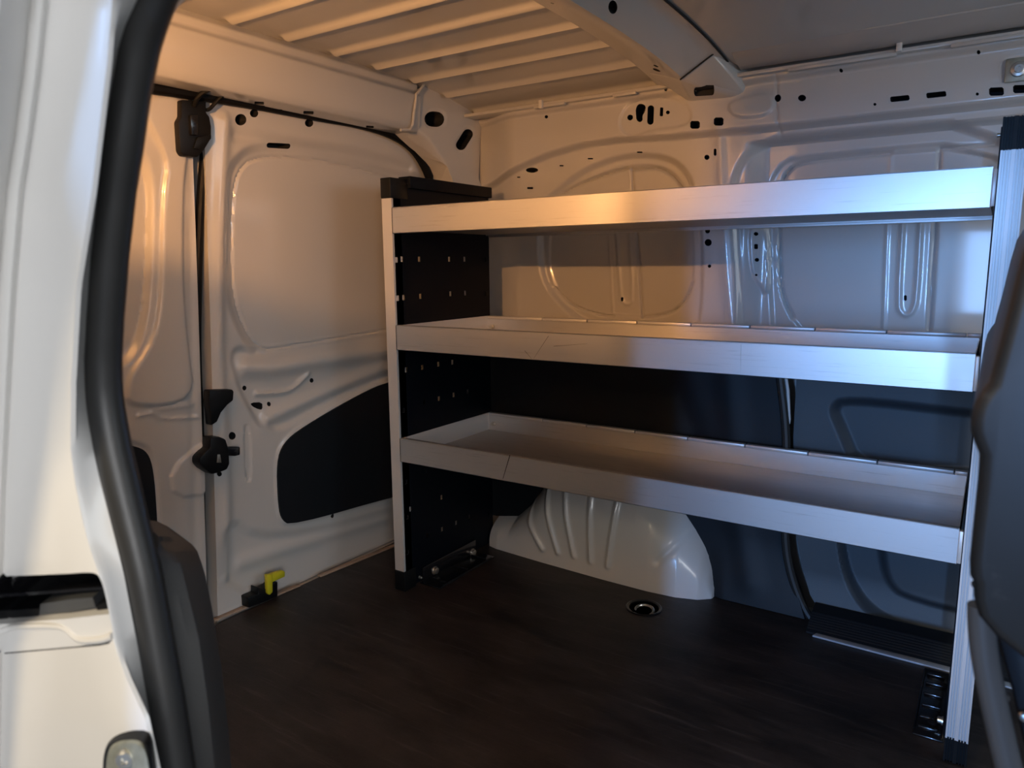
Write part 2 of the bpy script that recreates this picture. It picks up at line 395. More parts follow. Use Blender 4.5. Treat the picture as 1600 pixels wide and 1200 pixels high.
# ------------------------------------------------------------------ lower wall: wheel arch and black linings
AF = WallFrame(1.655)
AHU = [-1.2, -1.14, -1.07, -1.022, -.985, -.95, -.90, -.845, -.77, -.69, -.64, -.602, -.561, -.535, -.515, -.505, -.49]
AHV = [.070, .078, .092, .138, .195, .255, .310, .332, .322, .283, .243, .204, .155, .115, .072, .03, .005]
def archfn(U, V, D):
    h = np.interp(U, AHU, AHV)
    base = np.interp(U, [-1.2, -1.108, -.95, -.772, -.65, -.58, -.53, -.505, -.49], [1.61, 1.583, 1.57, 1.560, 1.557, 1.562, 1.578, 1.600, 1.64])
    t = np.clip(V/h, 0, 1)
    return (AF.y-base)*(1-t**3.2) - .004*sm((V/h-.97)/.03)
PA = Press(AF).fn(archfn)
for a, b in (((822, 805), (846, 858)), ((852, 780), (871, 863)), ((884, 778), (897, 868)), ((926, 782), (924, 876)), ((967, 790), (951, 883))):
    q = [at(*a, y=1.59), at(*b, y=1.565)]
    PA.line([(q[0].x, q[0].z+.09), (q[0].x, q[0].z), (q[1].x, q[1].z)], .0075, .0070, px=False)
q = [at(1082, 828, y=1.60), at(1052, 856, y=1.58), at(1028, 878, y=1.565)]
PA.line([(p.x, p.z) for p in q], -.006, .009, px=False)
arch = sheet('wheel_arch', AF, -1.137, -.49, 0, .345, .0030, PA, PAINT, back=-.03,
             outline=[(-1.1365, 0.0005)]+[(u_, v_+.003) for u_, v_ in zip(AHU[1:-1], AHV[1:-1])]+[(-.503, .0005)])
tag(rebase(arch), 'white ribbed wheel arch bulging from the wall under the lowest shelf', 'wheel arch')

LF = WallFrame(1.645)
PB = Press(LF)
PB.line([(1050, 585), (1090, 700), (1105, 760)], -.006, .03)
PB.line([(1140, 590), (1150, 700), (1150, 800), (1175, 900)], .006, .03)
PB.fn(lambda U, V, D: D+.035*sm((.16-V)/.2)*sm((U+.56)/.08)+.004*sm((.57-V)/.01))
o1 = [(-1.2, .60), (-1.2, .075), (-1.147, .072), (-1.07, .085), (-1.022, .134), (-.985, .190), (-.95, .24), (-.88, .29), (-.78, .30), (-.68, .265), (-.602, .200), (-.561, .147), (-.526, .09), (-.512, .02), (-.512, .002), (-.298, .002), (-.322, .062), (-.345, .12), (-.357, .191), (-.366, .395), (-.374, .521), (-.38, .60)]
lin = sheet('wall_lining', LF, -1.2, -.28, 0, .60, .006, PB, BLKPLA, back=-.012, outline=o1)
tag(rebase(lin), 'black grained plastic lining panel on the wall between wheel arch and door seal', 'lining panel')

# left sliding door: grained panel with two pockets, step and sill strip
DF = WallFrame(1.655)
PD = Press(DF)
PD.poly([(1311, 665), (1300, 640), (1318, 624), (1520, 648), (1640, 660), (1640, 745), (1480, 740), (1340, 735)], .022, .022)
PD.poly([(1308, 780), (1312, 860), (1326, 915), (1360, 958), (1420, 985), (1640, 1030), (1640, 780)], .030, .014)
PD.poly([(1370, 780), (1375, 865), (1385, 915), (1415, 940), (1640, 992), (1640, 780)], -.024, .022)
PD.fn(lambda U, V, D: D+.02*sm((.10-V)/.12))
drn = sheet('door_3', DF, -.352, .22, .006, .60, .0034, PD, DOORPLA, back=-.055,
            outline=[(-.358, .62), (-.352, .40), (-.338, .191), (-.318, .10), (-.296, .045), (-.270, .012), (.21, .012), (.21, .62)])
struct(drn, 'black grained inner panel of the far sliding door with moulded pockets', 'door')
st = MB()
a0, a1 = at(1280, 990, z=0), at(1490, 1046, z=0)
pf_ = [(1.552, .0), (1.552, .004)]
for k in range(8):
    yk = 1.556+.0062*k; zk = .005+.0030*k
    pf_ += [(yk, zk), (yk+.0046, zk+.0026), (yk+.0052, zk+.0014)]
pf_ += [(1.64, .034), (1.64, 0)]
st.extrude([(-.283, a, b) for a, b in pf_], (.70, 0, 0))
tag(rebase(st.build('door_step', BLKPLA, bevel=.001)), 'black ridged step trim along the bottom of the far sliding door', 'step trim')
ss = MB(); ss.extrude([(-.268, 1.540, .0005), (.42, 1.526, .0005), (.42, 1.545, .0005), (-.262, 1.558, .0005)], (0, 0, .004))
tag(rebase(ss.build('sill_strip', STRIP, bevel=.001)), 'worn grey metal edge strip on the floor along the far door step', 'edge strip')

# seal of the far sliding door opening
sp = [at(x, y, y=1.628) for x, y in ((1212, 540), (1220, 600), (1226, 650), (1229, 700), (1227, 780), (1226, 840), (1232, 885), (1246, 930), (1262, 962), (1282, 984))]
sl = MB().tube(chaikin([tuple(p) for p in sp], 2, False), .009, 10)
tag(rebase(sl.build('door_seal', RUBBER)), 'thin black rubber seal around the far sliding door opening', 'door seal')
sv = [at(x, y, y=1.634) for x, y in ((1224, 560), (1231, 610), (1233, 655), (1232, 662))]
struct(MB().tube([tuple(p) for p in sv], .0035, 8).build('trim_3', PAINT))

# ------------------------------------------------------------------ rear doors
RF = DoorFrame()
PR = Press(RF)
PR.poly([(357, 300), (364, 256), (395, 229), (450, 227), (530, 240), (610, 262), (680, 285), (760, 320), (760, 500), (605, 520), (412, 551), (395, 543), (372, 510), (355, 440)], .014, .030)
PR.line([(760, 325), (610, 275), (530, 253), (450, 243), (400, 246), (378, 268), (370, 310), (368, 430), (378, 490), (398, 530), (416, 546), (440, 544), (605, 516), (760, 495)], -.0045, .0026)
PR.line([(350, 190), (346, 260), (340, 420), (340, 560), (348, 700), (352, 800), (352, 900)], .008, .016)
PR.poly([(360, 540), (372, 600), (398, 650), (412, 668), (440, 670), (470, 655), (540, 618), (620, 585), (760, 560), (760, 500), (610, 520), (412, 552)], .012, .022)
PR.line([(385, 575), (430, 575), (520, 560), (620, 548)], .016, .022)
PR.line([(405, 616), (445, 614), (462, 608), (484, 586)], .007, .006)
PR.line([(420, 655), (470, 632), (540, 600), (620, 570), (700, 556)], .013, .018)
PR.poly([(381, 664), (391, 664), (394, 750), (384, 752)], .0035, .004, 1)
PR.poly([(345, 800), (420, 850), (640, 790), (760, 760), (760, 900), (345, 960)], .010, .03)
PR.line([(380, 880), (470, 850), (620, 805)], .008, .02)
PR.poly([(428, 722), (438, 690), (468, 664), (560, 612), (606, 592), (760, 560), (760, 740), (612, 777), (450, 824), (434, 812), (430, 780)], -.004, .008)
PR.line([(370, 212), (440, 222), (540, 236), (640, 262)], -.007, .012)
HR = [ell(RF, 376, 187, 9), ell(RF, 397, 177, 6.5), ell(RF, 483, 192, 6.5), stadium(RF, 440, 227, 38, 8, 3), ell(RF, 425, 632, 2.8, 3.6),
      ell(RF, 387, 607, 3.2, 3.8), ell(RF, 492, 595, 3, 3.6), ell(RF, 362, 681, 6.2), ell(RF, 341, 740, 3, 4), ell(RF, 519, 806, 2.4, 3.4),
      [RF.unp(*p) for p in chaikin([(397, 630), (415, 629), (415, 640), (410, 641), (398, 635)], 1)]]
dr = sheet('door_2', RF, .915, 1.78, -.012, 1.135, .0034, PR, PAINT_DIM, back=-.055, holes=HR, holemat=CAVITY, hole_depth=.045)
struct(dr, 'white right-hand rear door with blank window panel and black lining', 'rear door')
pl = Press(RF).fn(lambda U, V, D: D+.008)
ol = chaikin([RF.unp(*p) for p in ((430, 722), (440, 692), (470, 667), (560, 615), (606, 595), (780, 552), (780, 735), (612, 775), (452, 821), (436, 810), (432, 780))], 2)
sheet('lining_panel', RF, 1.03, 1.72, .10, .55, .02, pl, BLKPLA, back=-.002, parent=dr, outline=ol)['label'] = 'black grained lining panel'
# handle at the foot of the door
hb = MB()
def dpt(px, py, d=.0): return Vector(RF.xyz(*RF.unp(px, py), d))
def dprism(mb, pts, d0, d1):
    v, fc = prism_data(RF, [RF.unp(*p) for p in pts], d0, d1); mb.add(v, fc)
dprism(hb, [(377, 930), (393, 924), (393, 914), (402, 917), (412, 912), (423, 905), (423, 928), (378, 946)], -.004, .026)
hbo = hb.build('handle_base', BLKTRIM, dr, bevel=.002)
hy = MB()
dprism(hy, [(403, 893), (412, 892), (412, 920), (407, 925), (404, 922)], .022, .034)
dprism(hy, [(410, 893), (429, 887), (433, 889), (433, 897), (412, 906)], .018, .030)
hy.build('handle', YELLOW, dr, bevel=.0025)['label'] = 'small yellow plastic emergency release handle'

# left leaf
PL = Press(RF)
PL.poly([(120, 200), (215, 232), (231, 256), (239, 300), (238, 380), (235, 450), (228, 510), (214, 550), (192, 572), (120, 590)], .010, .016)
PL.poly([(120, 205), (212, 236), (228, 260), (235, 300), (234, 380), (231, 450), (224, 508), (210, 545), (190, 566), (120, 585)], .003, .004)
PL.poly([(205, 150), (262, 250), (252, 300), (250, 450), (240, 530), (196, 590), (196, 640), (306, 625), (292, 540), (284, 450), (284, 300), (290, 250), (300, 150)], -.008, .010)
PL.line([(300, 200), (298, 500), (306, 900)], -.003, .010)
PL.line([(240, 640), (300, 632)], .003, .006)
PL.line([(215, 650), (240, 645), (250, 655), (310, 652)], .003, .004)
PL.poly([(265, 733), (318, 690), (330, 690), (330, 772), (270, 778)], -.005, .008, 1)
PL.poly([(150, 680), (212, 690), (238, 704), (246, 740), (252, 900), (150, 900)], .006, .010)
dl = sheet('door_1', RF, .22, .890, -.012, 1.135, .0036, PL, PAINT_DIM, back=-.055)
struct(dl, 'white left-hand rear door, mostly hidden by the near pillar, carrying the latch', 'rear door')
ol = chaikin([RF.unp(*p) for p in ((150, 690), (210, 696), (232, 706), (241, 735), (246, 800), (250, 900), (150, 900))], 2)
sheet('lining_panel', RF, .30, .84, .08, .46, .02, Press(RF).fn(lambda U, V, D: D-.002), BLKPLA, back=-.012, parent=dl, outline=ol)['label'] = 'black grained lining panel'

# seal between the leaves
seam = [dpt(x-1, y, -.0125) for x, y in ((334, 166), (332, 182), (325, 250), (319, 330), (315, 450), (314, 560), (318, 640), (320, 740), (321, 860), (324, 930))]
tag(rebase(MB().tube(chaikin([tuple(p) for p in seam], 2, False), .0085, 10).build('door_seal', RUBBER2)), 'black rubber strip closing the seam between the two rear doors', 'door seal')
# seal round the rear opening
ro = [at(x, y, x=-1.309) for x, y in ((120, 118), (238, 137), (300, 146), (400, 162), (500, 182), (560, 192), (610, 208), (642, 228), (662, 255), (676, 290), (686, 340), (690, 420), (690, 560))]
tag(rebase(MB().tube(chaikin([tuple(p) for p in ro], 2, False), .0115, 10).build('door_seal', RUBBER2)), 'black rubber seal along the top and corner of the rear door opening', 'door seal')

# upper latch box with cable, hung on the left leaf
ux = empty('door_latch', dpt(296, 246, .0), 'black upper latch box with cable on the left rear door', 'latch')
lb = MB(); dprism(lb, [(273, 158), (312, 160), (312, 178), (317, 184), (320, 200), (320, 218), (309, 236), (299, 247), (276, 245), (271, 238), (268, 192), (273, 184)], -.002, .022)
under(lb.build('latch_body', BLKTRIM, bevel=.003), ux)
lr = MB(); dprism(lr, [(283, 182), (296, 182), (296, 214), (285, 214)], .020, .030)
under(lr.build('latch_slide', GLOSSBLK, bevel=.003), ux)
lf = MB(); dprism(lf, [(296, 216), (318, 212), (318, 219), (300, 236), (290, 234)], .020, .026)
under(lf.build('latch_cover', BLKTRIM, bevel=.002), ux)
cb = [dpt(292, 168, .022), dpt(292, 155, .034), dpt(298, 147, .045), dpt(310, 143, .055), dpt(326, 142, .06), dpt(345, 143, .062), dpt(354, 145, .06)]
under(MB().tube(chaikin([tuple(p) for p in cb], 2, False), .0045, 8).build('cable', RUBBER2), ux)
cb = [dpt(312, 172, .012), dpt(318, 174, .016), dpt(324, 166, .02), dpt(330, 154, .03), dpt(338, 146, .05)]
under(MB().tube(chaikin([tuple(p) for p in cb], 2, False), .0035, 8).build('cable', RUBBER2), ux)
lk = MB(); dprism(lk, [(318, 140), (330, 136), (352, 139), (361, 145), (352, 149), (338, 153), (322, 150)], .052, .072)
under(lk.build('striker_block', BLKTRIM, bevel=.003), ux)
# lower lock with lever, on the meeting edges
lx = empty('door_lock', dpt(320, 735, .0), 'black lower door lock with short side lever at the rear door seam', 'lock')
lb = MB(); dprism(lb, [(316, 681), (330, 680), (340, 684), (345, 700), (346, 722), (342, 731), (328, 736), (318, 738), (306, 730), (299, 722), (299, 713), (308, 703), (315, 697)], -.002, .030)
under(lb.build('lock_body', BLKTRIM, bevel=.004), lx)
lv = MB(); dprism(lv, [(342, 697), (358, 696), (366, 696), (366, 709), (358, 711), (344, 710)], .006, .022)
under(lv.build('lever', GLOSSBLK, bevel=.003), lx)
lt = MB(); dprism(lt, [(326, 707), (330, 707), (332, 720), (325, 720)], .028, .032)
under(lt.build('keeper', CHROME, bevel=.001), lx)
gh = MB(); dprism(gh, [(316, 608), (352, 607), (354, 610), (353, 624), (344, 631), (334, 643), (328, 657), (319, 663), (317, 640), (315, 625)], .004, .026)
tag(rebase(gh.build('pull_grip', BLKTRIM, bevel=.003)), 'black wedge-shaped inner release grip above the lock on the rear door seam', 'grip')

# ------------------------------------------------------------------ rear header and corner gusset
prof = [(-1.36, 1.245), (-1.262, 1.243), (-1.240, 1.222), (-1.243, 1.206), (-1.232, 1.196), (-1.236, 1.126), (-1.246, 1.110), (-1.297, 1.108), (-1.300, 1.165), (-1.36, 1.165)]
yk = 1.462
hd = MB().extrude([(x, .15, z) for x, z in prof], (0, yk-.15, 0))
hd = hd.build('wall_rear', PAINT_DIM, bevel=.004, sharp=40, seg=3)
ch = []
FB = FlatFrame(1.109)
for x, y, w_, h_ in ((405, 153, 15, 4), (409, 158, 9, 3), (434, 164, 14, 3.5), (482, 168, 16, 4), (578, 190, 12, 3), (622, 204, 10, 3), (243, 128, 8, 2.5)):
    ch.append(prism_data(FB, rect(FB, x, y+8, w_, h_, 4), -.007, .02))
boolean(hd, ch, CAVITY, 'DIFFERENCE', 40)
struct(hd, 'white pressed header beam above the rear doors', 'rear frame')
GF = CrossFrame(-1.243)
go = [(650, 140), (664, 135), (760, 178), (752, 190), (748, 280), (770, 330), (780, 500), (700, 500), (692, 330), (684, 288), (668, 256), (640, 226), (612, 206), (640, 203)]
PG = Press(GF)
PG.poly([(620, 190), (644, 205), (672, 230), (694, 262), (704, 300), (708, 400), (708, 540), (540, 540), (540, 190)], .052, .034, 1)
GH = [stadium(GF, 680, 186, 31, 24, 3), stadium(GF, 727, 218, 16, 36, 32)]
for x, y, rx, ry, rot in ((680, 186, 36, 29, 3), (727, 218, 20, 41, 32)): PG.poly(stadium(GF, x, y, rx, ry, rot), .003, .004, 0, px=False)
GB = CrossFrame(-1.292)
gp = [GF.unp(*p) for p in go[:7]]+[GB.unp(*p) for p in ((702, 500), (700, 360), (692, 300), (676, 262), (652, 236), (628, 216))]+[GF.unp(640, 203)]
gs = sheet('corner_gusset', GF, min(p[0] for p in gp)-.01, max(p[0] for p in gp)+.01, min(p[1] for p in gp)-.01, max(p[1] for p in gp)+.01, .004, PG, PAINT_DIM, back=-.075, outline=gp, holes=GH, holemat=CAVITY, hole_depth=.06)
gs.parent = hd
tr = MB().tube([tuple(at(x, y, x=-1.229)) for x, y in ((662, 133), (650, 148), (648, 165), (645, 195), (640, 203), (626, 203))], .0035, 8)
tr.build('weld_lip', PAINT_DIM, hd)
# D pillar below the gusset and the sill under the doors
dp = MB().box(-1.36, -1.255, 1.60, 1.80, -.03, 1.02).box(-1.36, -1.262, 1.70, 1.80, 1.0, 1.2)
struct(dp.build('trim_4', PAINT_DIM, bevel=.006, sharp=40))
struct(MB().box(-1.52, -1.48, .80, 1.0, -.1, 1.3).build('seam_light_block', RUBBER))  # unseen backing added to stop light leaking between the rear doors
sl = MB().box(-1.55, -1.387, .2, 1.78, -.06, -.016).build('trim_5', PAINT, bevel=.004); struct(sl)
ed = MB()
for (ax, ay), (bx, by) in (((335, 968), (469, 913)), ((500, 899), (612, 853)), ((612, 853), (700, 818))):
    a, b = at(ax, ay+3, z=.0), at(bx, by+3, z=.0)
    d = Vector((.010, 0, 0))
    ed.extrude([a-d, a+d*.25, b+d*.25, b-d], (0, 0, .0045))
tag(rebase(ed.build('edge_strip', TAN, bevel=.001)), 'thin pinkish edge strip on the rear end of the floor at the doors', 'edge strip')

# ------------------------------------------------------------------ roof
CF = FlatFrame(1.236)
PC = Press(CF)
PC.fn(lambda U, V, D: D+.05*np.abs((V-.95)/.78)**4)
for k in range(-3, 8):
    y = .792+.1275*k
    if .25 < y < 1.69: PC.line([(-1.225, y), (-.66, y)], .0115, .0085, 0, px=False)
ro_ = sheet('ceiling', CF, -1.30, -.60, .12, 1.74, .0040, PC, PAINT_DIM, back=-.03)
struct(ro_, 'white ribbed roof skin over the rear of the load space', 'ceiling')
PC2 = Press(CF).fn(lambda U, V, D: D+.05*np.abs((V-.95)/.78)**4+.004)
PC2.poly([(1240, 40), (1600, -10), (1640, -30), (1240, -30)], .003, .01)
c2 = sheet('ceiling_front', CF, -.60, 1.3, .12, 1.74, .02, PC2, PAINT_DIM, back=-.03); struct(c2, 'plain white roof skin ahead of the cross beam', 'ceiling')
# cross beam, following the crown of the roof
ys = np.linspace(.2, 1.665, 40); bp = [(-.700, -.004), (-.690, -.014), (-.640, -.030), (-.612, -.040), (-.600, -.040), (-.590, -.034), (-.548, -.010), (-.535, -.004), (-.520, -.004), (-.520, .006), (-.700, .006)]
v = []; fc = []; n = len(bp)
for y in ys:
    for x, dz in bp:
        v.append((x, y, zc(y)+dz-.004))
for i in range(len(ys)-1):
    for k in range(n): fc.append((i*n+k, i*n+(k+1) % n, (i+1)*n+(k+1) % n, (i+1)*n+k))
fc += [tuple(range(n)), tuple((len(ys)-1)*n+k for k in range(n))]
def beam_hole():
    nn = Vector((.554, 0, -1)).normalized(); Q = []
    for i in range(20):
        t = 2*math.pi*i/20; d = ray(958+7*math.cos(t), 12+10.5*math.sin(t))
        # plane z = 1.191 + (x+.60)*.554
        k_ = (1.191+.60*.554+CAM.x*.554-CAM.z)/(d.z-.554*d.x); Q.append(CAM+d*k_)
    n_ = len(Q); return ([tuple(p-nn*.014) for p in Q]+[tuple(p+nn*.012) for p in Q], [tuple(range(n_)), tuple(range(n_, 2*n_))]+[(i, (i+1) % n_, n_+(i+1) % n_, n_+i) for i in range(n_)])
bo = mesh_obj('roof_beam', v, fc, PAINT_DIM, None, True, 25)
BF = CrossFrame(-.57)
boolean(bo, [beam_hole()]+[prism_data(FlatFrame(1.19), ell(FlatFrame(1.19), x, y, rx, ry), -.05, .05) for x, y, rx, ry in ((1025, 100, 4, 1.6), (1026, 107, 6, 2), (863, 21, 3, 1.2))], CAVITY, 'DIFFERENCE', 25)
MB().tube([(-.518, y, zc(y)-.0065) for y in np.linspace(.9, 1.66, 24)], .0022, 6).build('joint_gap', CAVITY, bo)
tag(rebase(bo), 'white sheet-metal cross beam running under the roof', 'roof beam')
# beam end bracket down to the wall rail
zb_ = lambda y, k: zc(y)-.004+k
A = [Vector((-.686, 1.572, zb_(1.572, -.016))), Vector((-.604, 1.572, zb_(1.572, -.043))), Vector((-.533, 1.572, zb_(1.572, -.002))),
     at(1150, 95, y=1.655), at(1161, 128, y=1.674), at(1140, 151, y=1.674), at(1084, 153, y=1.674), at(1052, 132, y=1.674),
     Vector((-.686, 1.60, 1.222)), Vector((-.533, 1.60, 1.222)), Vector((-.49, 1.70, 1.20)), Vector((-.66, 1.70, 1.20)), Vector((-.49, 1.70, 1.14)), Vector((-.62, 1.70, 1.14))]
bmk = bmesh.new(); vs_ = [bmk.verts.new(p) for p in A]; bmesh.ops.convex_hull(bmk, input=vs_)
bmesh.ops.dissolve_limit(bmk, angle_limit=.03, verts=bmk.verts[:], edges=bmk.edges[:])
bmesh.ops.bevel(bmk, geom=bmk.edges[:], offset=.005, segments=3, affect='EDGES', profile=.5, clamp_overlap=True)
mk = bpy.data.meshes.new('beam_bracket'); bmk.to_mesh(mk); bmk.free()
bk = finish('beam_bracket', mk, PAINT_DIM, None, True, 50)
FK = FlatFrame(1.148)
boolean(bk, [prism_data(FK, stadium(FK, 1100, 146, 32, 7, -7), -.012, .02)], CAVITY, 'DIFFERENCE', 50)
gq = [A[1]+Vector((.001, -.002, -.001)), A[2]+Vector((.001, -.002, -.001))]
MB().tube([tuple(p) for p in gq], .0017, 6).build('joint_gap', CAVITY, bk)
tag(rebase(bk), 'white bracket joining the roof beam to the far wall rail', 'bracket')

# belt anchor plate at the upper right
ap = at(1592, 108, y=1.668)
an = empty('anchor_plate', (ap.x, 1.672, ap.z-.02), 'square steel belt anchor plate with round bolt, top right of wall', 'anchor plate')
pm = MB().box(-.021, .021, -.0035, .001, -.001, .041)
po = pm.build('plate', PLATE, an, bevel=.003)
boolean(po, [prism_data(CrossLike, q, -.02, .02) for CrossLike, q in [(WallFrame(0), [(sx*.0145+.0032*math.cos(k*.5236), .020+sz*.0145+.0032*math.sin(k*.5236)) for k in range(12)]) for sx in (-1, 1) for sz in (-1, 1)]], CAVITY, 'DIFFERENCE', 35)
MB().lathe([(0, 0), (.0135, 0), (.0135, .003), (.012, .005), (.0075, .006), (.007, .010), (.003, .010), (.0028, .006), (0, .006)], (0, -.003, .02), 'y').build('bolt', CHROME, an)

# ------------------------------------------------------------------ shelving rack
XL, XR, YF, YB = -1.142, -.0187, 1.2427, 1.617
rack = empty('shelving_rack', ((XL+XR)/2, (YF+YB)/2, 0), 'three-tier van rack of aluminium trays between black perforated end panels', 'shelving rack')
def rk(o): return under(o, rack)
XPF = CrossFrame(XL)
def end_panel(x, sgn, zb=.006):
    # thin sheet whose inner face is x, with return flange at the back and front; sgn: direction away from the trays
    pb = MB(); t = .0015
    x0, x1 = sorted((x, x+sgn*t))
    pb.box(x0, x1, YF+.006, YB, zb, .962)
    f0, f1 = sorted((x, x+sgn*.024))
    pb2 = MB().box(f0, f1, YB-.0015, YB, zb, .962)
    return pb, pb2
pb, pf = end_panel(XL, -1)
lp = pb.build('end_panel', BLKSTEEL, None, sharp=30)
hol = []
for x, y in ((619, 406), (628, 405), (655, 405), (702, 405), (726, 405), (621, 466), (631, 465), (657, 463), (704, 459), (727, 458),
             (635, 578), (660, 574), (685, 569), (707, 566), (663, 628), (686, 623), (709, 617), (731, 612),
             (690, 777), (691, 827), (713, 817), (734, 807), (665, 735), (642, 795), (668, 837)):
    uy, uz = XPF.unp(x, y)
    hol.append((round(uy, 4), round(uz, 4)))
boolean(lp, [prism_data(XPF, [(a-.0045, b-.006), (a+.0045, b-.006), (a+.0045, b+.006), (a-.0045, b+.006)], -.02, .02) for a, b in hol], BLKSTEEL, 'DIFFERENCE', 30)
lp['label'] = 'black perforated end panel'
rk(lp)
rk(pf.build('panel_flange', BLKSTEEL))
pbr, pfr = end_panel(XR+.004, 1, .039)
rp = pbr.build('end_panel', BLKSTEEL); rp['label'] = 'black end panel seen edge-on'; rk(rp); rk(pfr.build('panel_flange', BLKSTEEL))
# tabs on the rear edge of the left panel (small bent lugs)
for x, y in ((763, 406), (763, 459), (766, 610), (770, 757), (768, 803), (636, 1063//1), ):
    if y > 900: continue
    p = at(x-4, y, x=XL)
    rk(MB().box(p.x, p.x+.003, p.y-.003, p.y+.003, p.z-.006, p.z+.006).build('lug', BLKSTEEL, bevel=.0005))
for x, y in ((629, 641), (633, 753), (635, 808), (636, 863)):
    p = at(x, y, x=XL); q = MB().box(p.x, p.x+.004, p.y-.004, p.y+.002, p.z-.005, p.z-.003).box(p.x, p.x+.004, p.y+.001, p.y+.003, p.z-.005, p.z+.006)
    rk(q.build('lug', GLOSSBLK, bevel=.0004))
def post(x0, x1, z0, z1, grooves, name, mat_, y0=YF):
    prof = [(x0, y0+.030), (x0, y0)]
    for g in grooves:
        a = x0+(x1-x0)*g
        prof += [(a-.0014, y0), (a-.0012, y0+.005), (a+.0012, y0+.005), (a+.0014, y0)]
    prof += [(x1, y0), (x1, y0+.030)]
    return rk(MB().extrude([(a, b, z0) for a, b in prof], (0, 0, z1-z0)).build(name, mat_, sharp=30))
pw = .0287
G = (.13, .24, .36, .62, .74, .87)
post(XL-pw, XL, .0506, .930, (), 'post', ALU_POST)
post(XR+.0060, XR+.0060+pw+.002, .0400, .930, G, 'post', ALU_POST)
def capbox(x0, x1, z0, z1, y0, y1, name='post_cap', mt=BLKTRIM): return rk(MB().box(x0, x1, y0, y1, z0, z1).build(name, mt, bevel=.002))
capbox(XL-pw-.001, XL+.001, .9302, .975, YF-.002, YF+.055)
capbox(XL-pw+.002, XL+.010, .955, .982, YF+.055, YB+.004, 'top_rail', BLKSTEEL)
rk(MB().box(XL+.001, XL+.006, YF+.05, YB, .962, .966).build('rail_lip', GLOSSBLK))
capbox(XL-pw-.001, XL+.003, .001, .0504, YF-.002, YF+.040)
post(XR+.0055, XR+.0065+pw+.002, .9304, .974, G, 'post_cap', BLKTRIM, YF-.001)
post(XR+.0055, XR+.0065+pw+.002, .001, .0398, G, 'post_cap', BLKTRIM, YF-.001)
capbox(XR+.006, XR+.034, .945, .974, YF+.03, YB, 'top_rail', BLKSTEEL)
# trays
def tray(zt, scar):
    hl, t = .0568, .0014; xa, xb = XL+.0015, XR-.0005
    body = MB()
    body.box(xa, xb, YF, YF+t, zt-hl, zt)                  # front lip
    body.box(xa, xb, YF, YF+.010, zt-.0016, zt+.0002)      # folded top edge
    rk(MB().box(xa, xb, YF+.0015, YB-.017, zt-.050, zt-.0486).build('shelf_bottom', ALU_BASE))
    body.box(xa, xb, YF, YF+.014, zt-hl, zt-hl+.0014)
    body.box(xa, xb, YB-.004, YB-.0026, zt-hl, zt-.0085)
    body.box(xa, xb, YB-.016, YB-.0146, zt-hl+.004, zt-.0085)
    b = body.build('shelf', ALU, None, bevel=.0004, seg=1); rk(b)
    rk(MB().box(xa, xa+.0014, YF+.0015, YB-.004, zt-.049, zt-.001).build('side_plate', ALU_POST)).parent = rack
    rk(MB().box(xb-.0014, xb, YF+.0015, YB-.004, zt-.049, zt-.001).build('side_plate', ALU_POST))
    xs = [xa, -.968, -.838, -.706, -.574, -.442, -.309, -.176, -.042, xb]
    for i in range(9):                                     # rear edge in short capped lengths
        rk(MB().box(xs[i]+.0009, xs[i+1]-.0009, YB-.017, YB-.001, zt-.0085, zt-.001).build('rear_edge', ALU_POST, bevel=.0015))
    bx = MB().lathe([(0, 0), (.006, 0), (.006, .003), (.0045, .0032), (.0045, .008), (0, .008)], (xa+.018, YB-.017, zt-.030), 'y', 12)
    rk(bx.build('bolt', CHROME))
    # folded tab where the tray meets the right post
    rk(MB().box(xb, xb+.0052, YF-.0006, YF+.012, zt-hl+.002, zt-.004).build('end_tab', ALU_POST, bevel=.0006))
    rk(MB().box(xa-.0008, xa+.0004, YF-.0004, YF+.006, zt-hl, zt-.001).build('end_tab', BLKSTEEL))
    return b
for zt, s in ((.9097, 0), (.6474, 1), (.3827, 2)):
    tray(zt, s)
# joint in the lowest tray's front lip and scratches on the middle one
sp0, sp1 = at(797, 711, y=YF), at(786, 748, y=YF)
rk(MB().extrude([sp0+Vector((-.0012, -.0003, 0)), sp0+Vector((.0008, -.0003, 0)), sp1+Vector((.0004, -.0003, 0)), sp1+Vector((-.0008, -.0003, 0))], (0, .0002, 0)).build('dark_scratch', BLKTRIM))
for a, b in (((857, 525), (834, 560)), ((865, 541), (918, 537)), ((820, 548), (831, 561)), ((1158, 538), (1157, 584))):
    p, q = at(*a, y=YF), at(*b, y=YF); n_ = Vector((q.z-p.z, 0, p.x-q.x)).normalized()*.0004
    d = Vector((0, -.0003, 0))
    rk(MB().extrude([p+n_+d, q+n_*.3+d, q-n_*.3+d, p-n_+d], (0, .0002, 0)).build('scratch', GREYPIPE if a[0] < 1000 else CHROME))
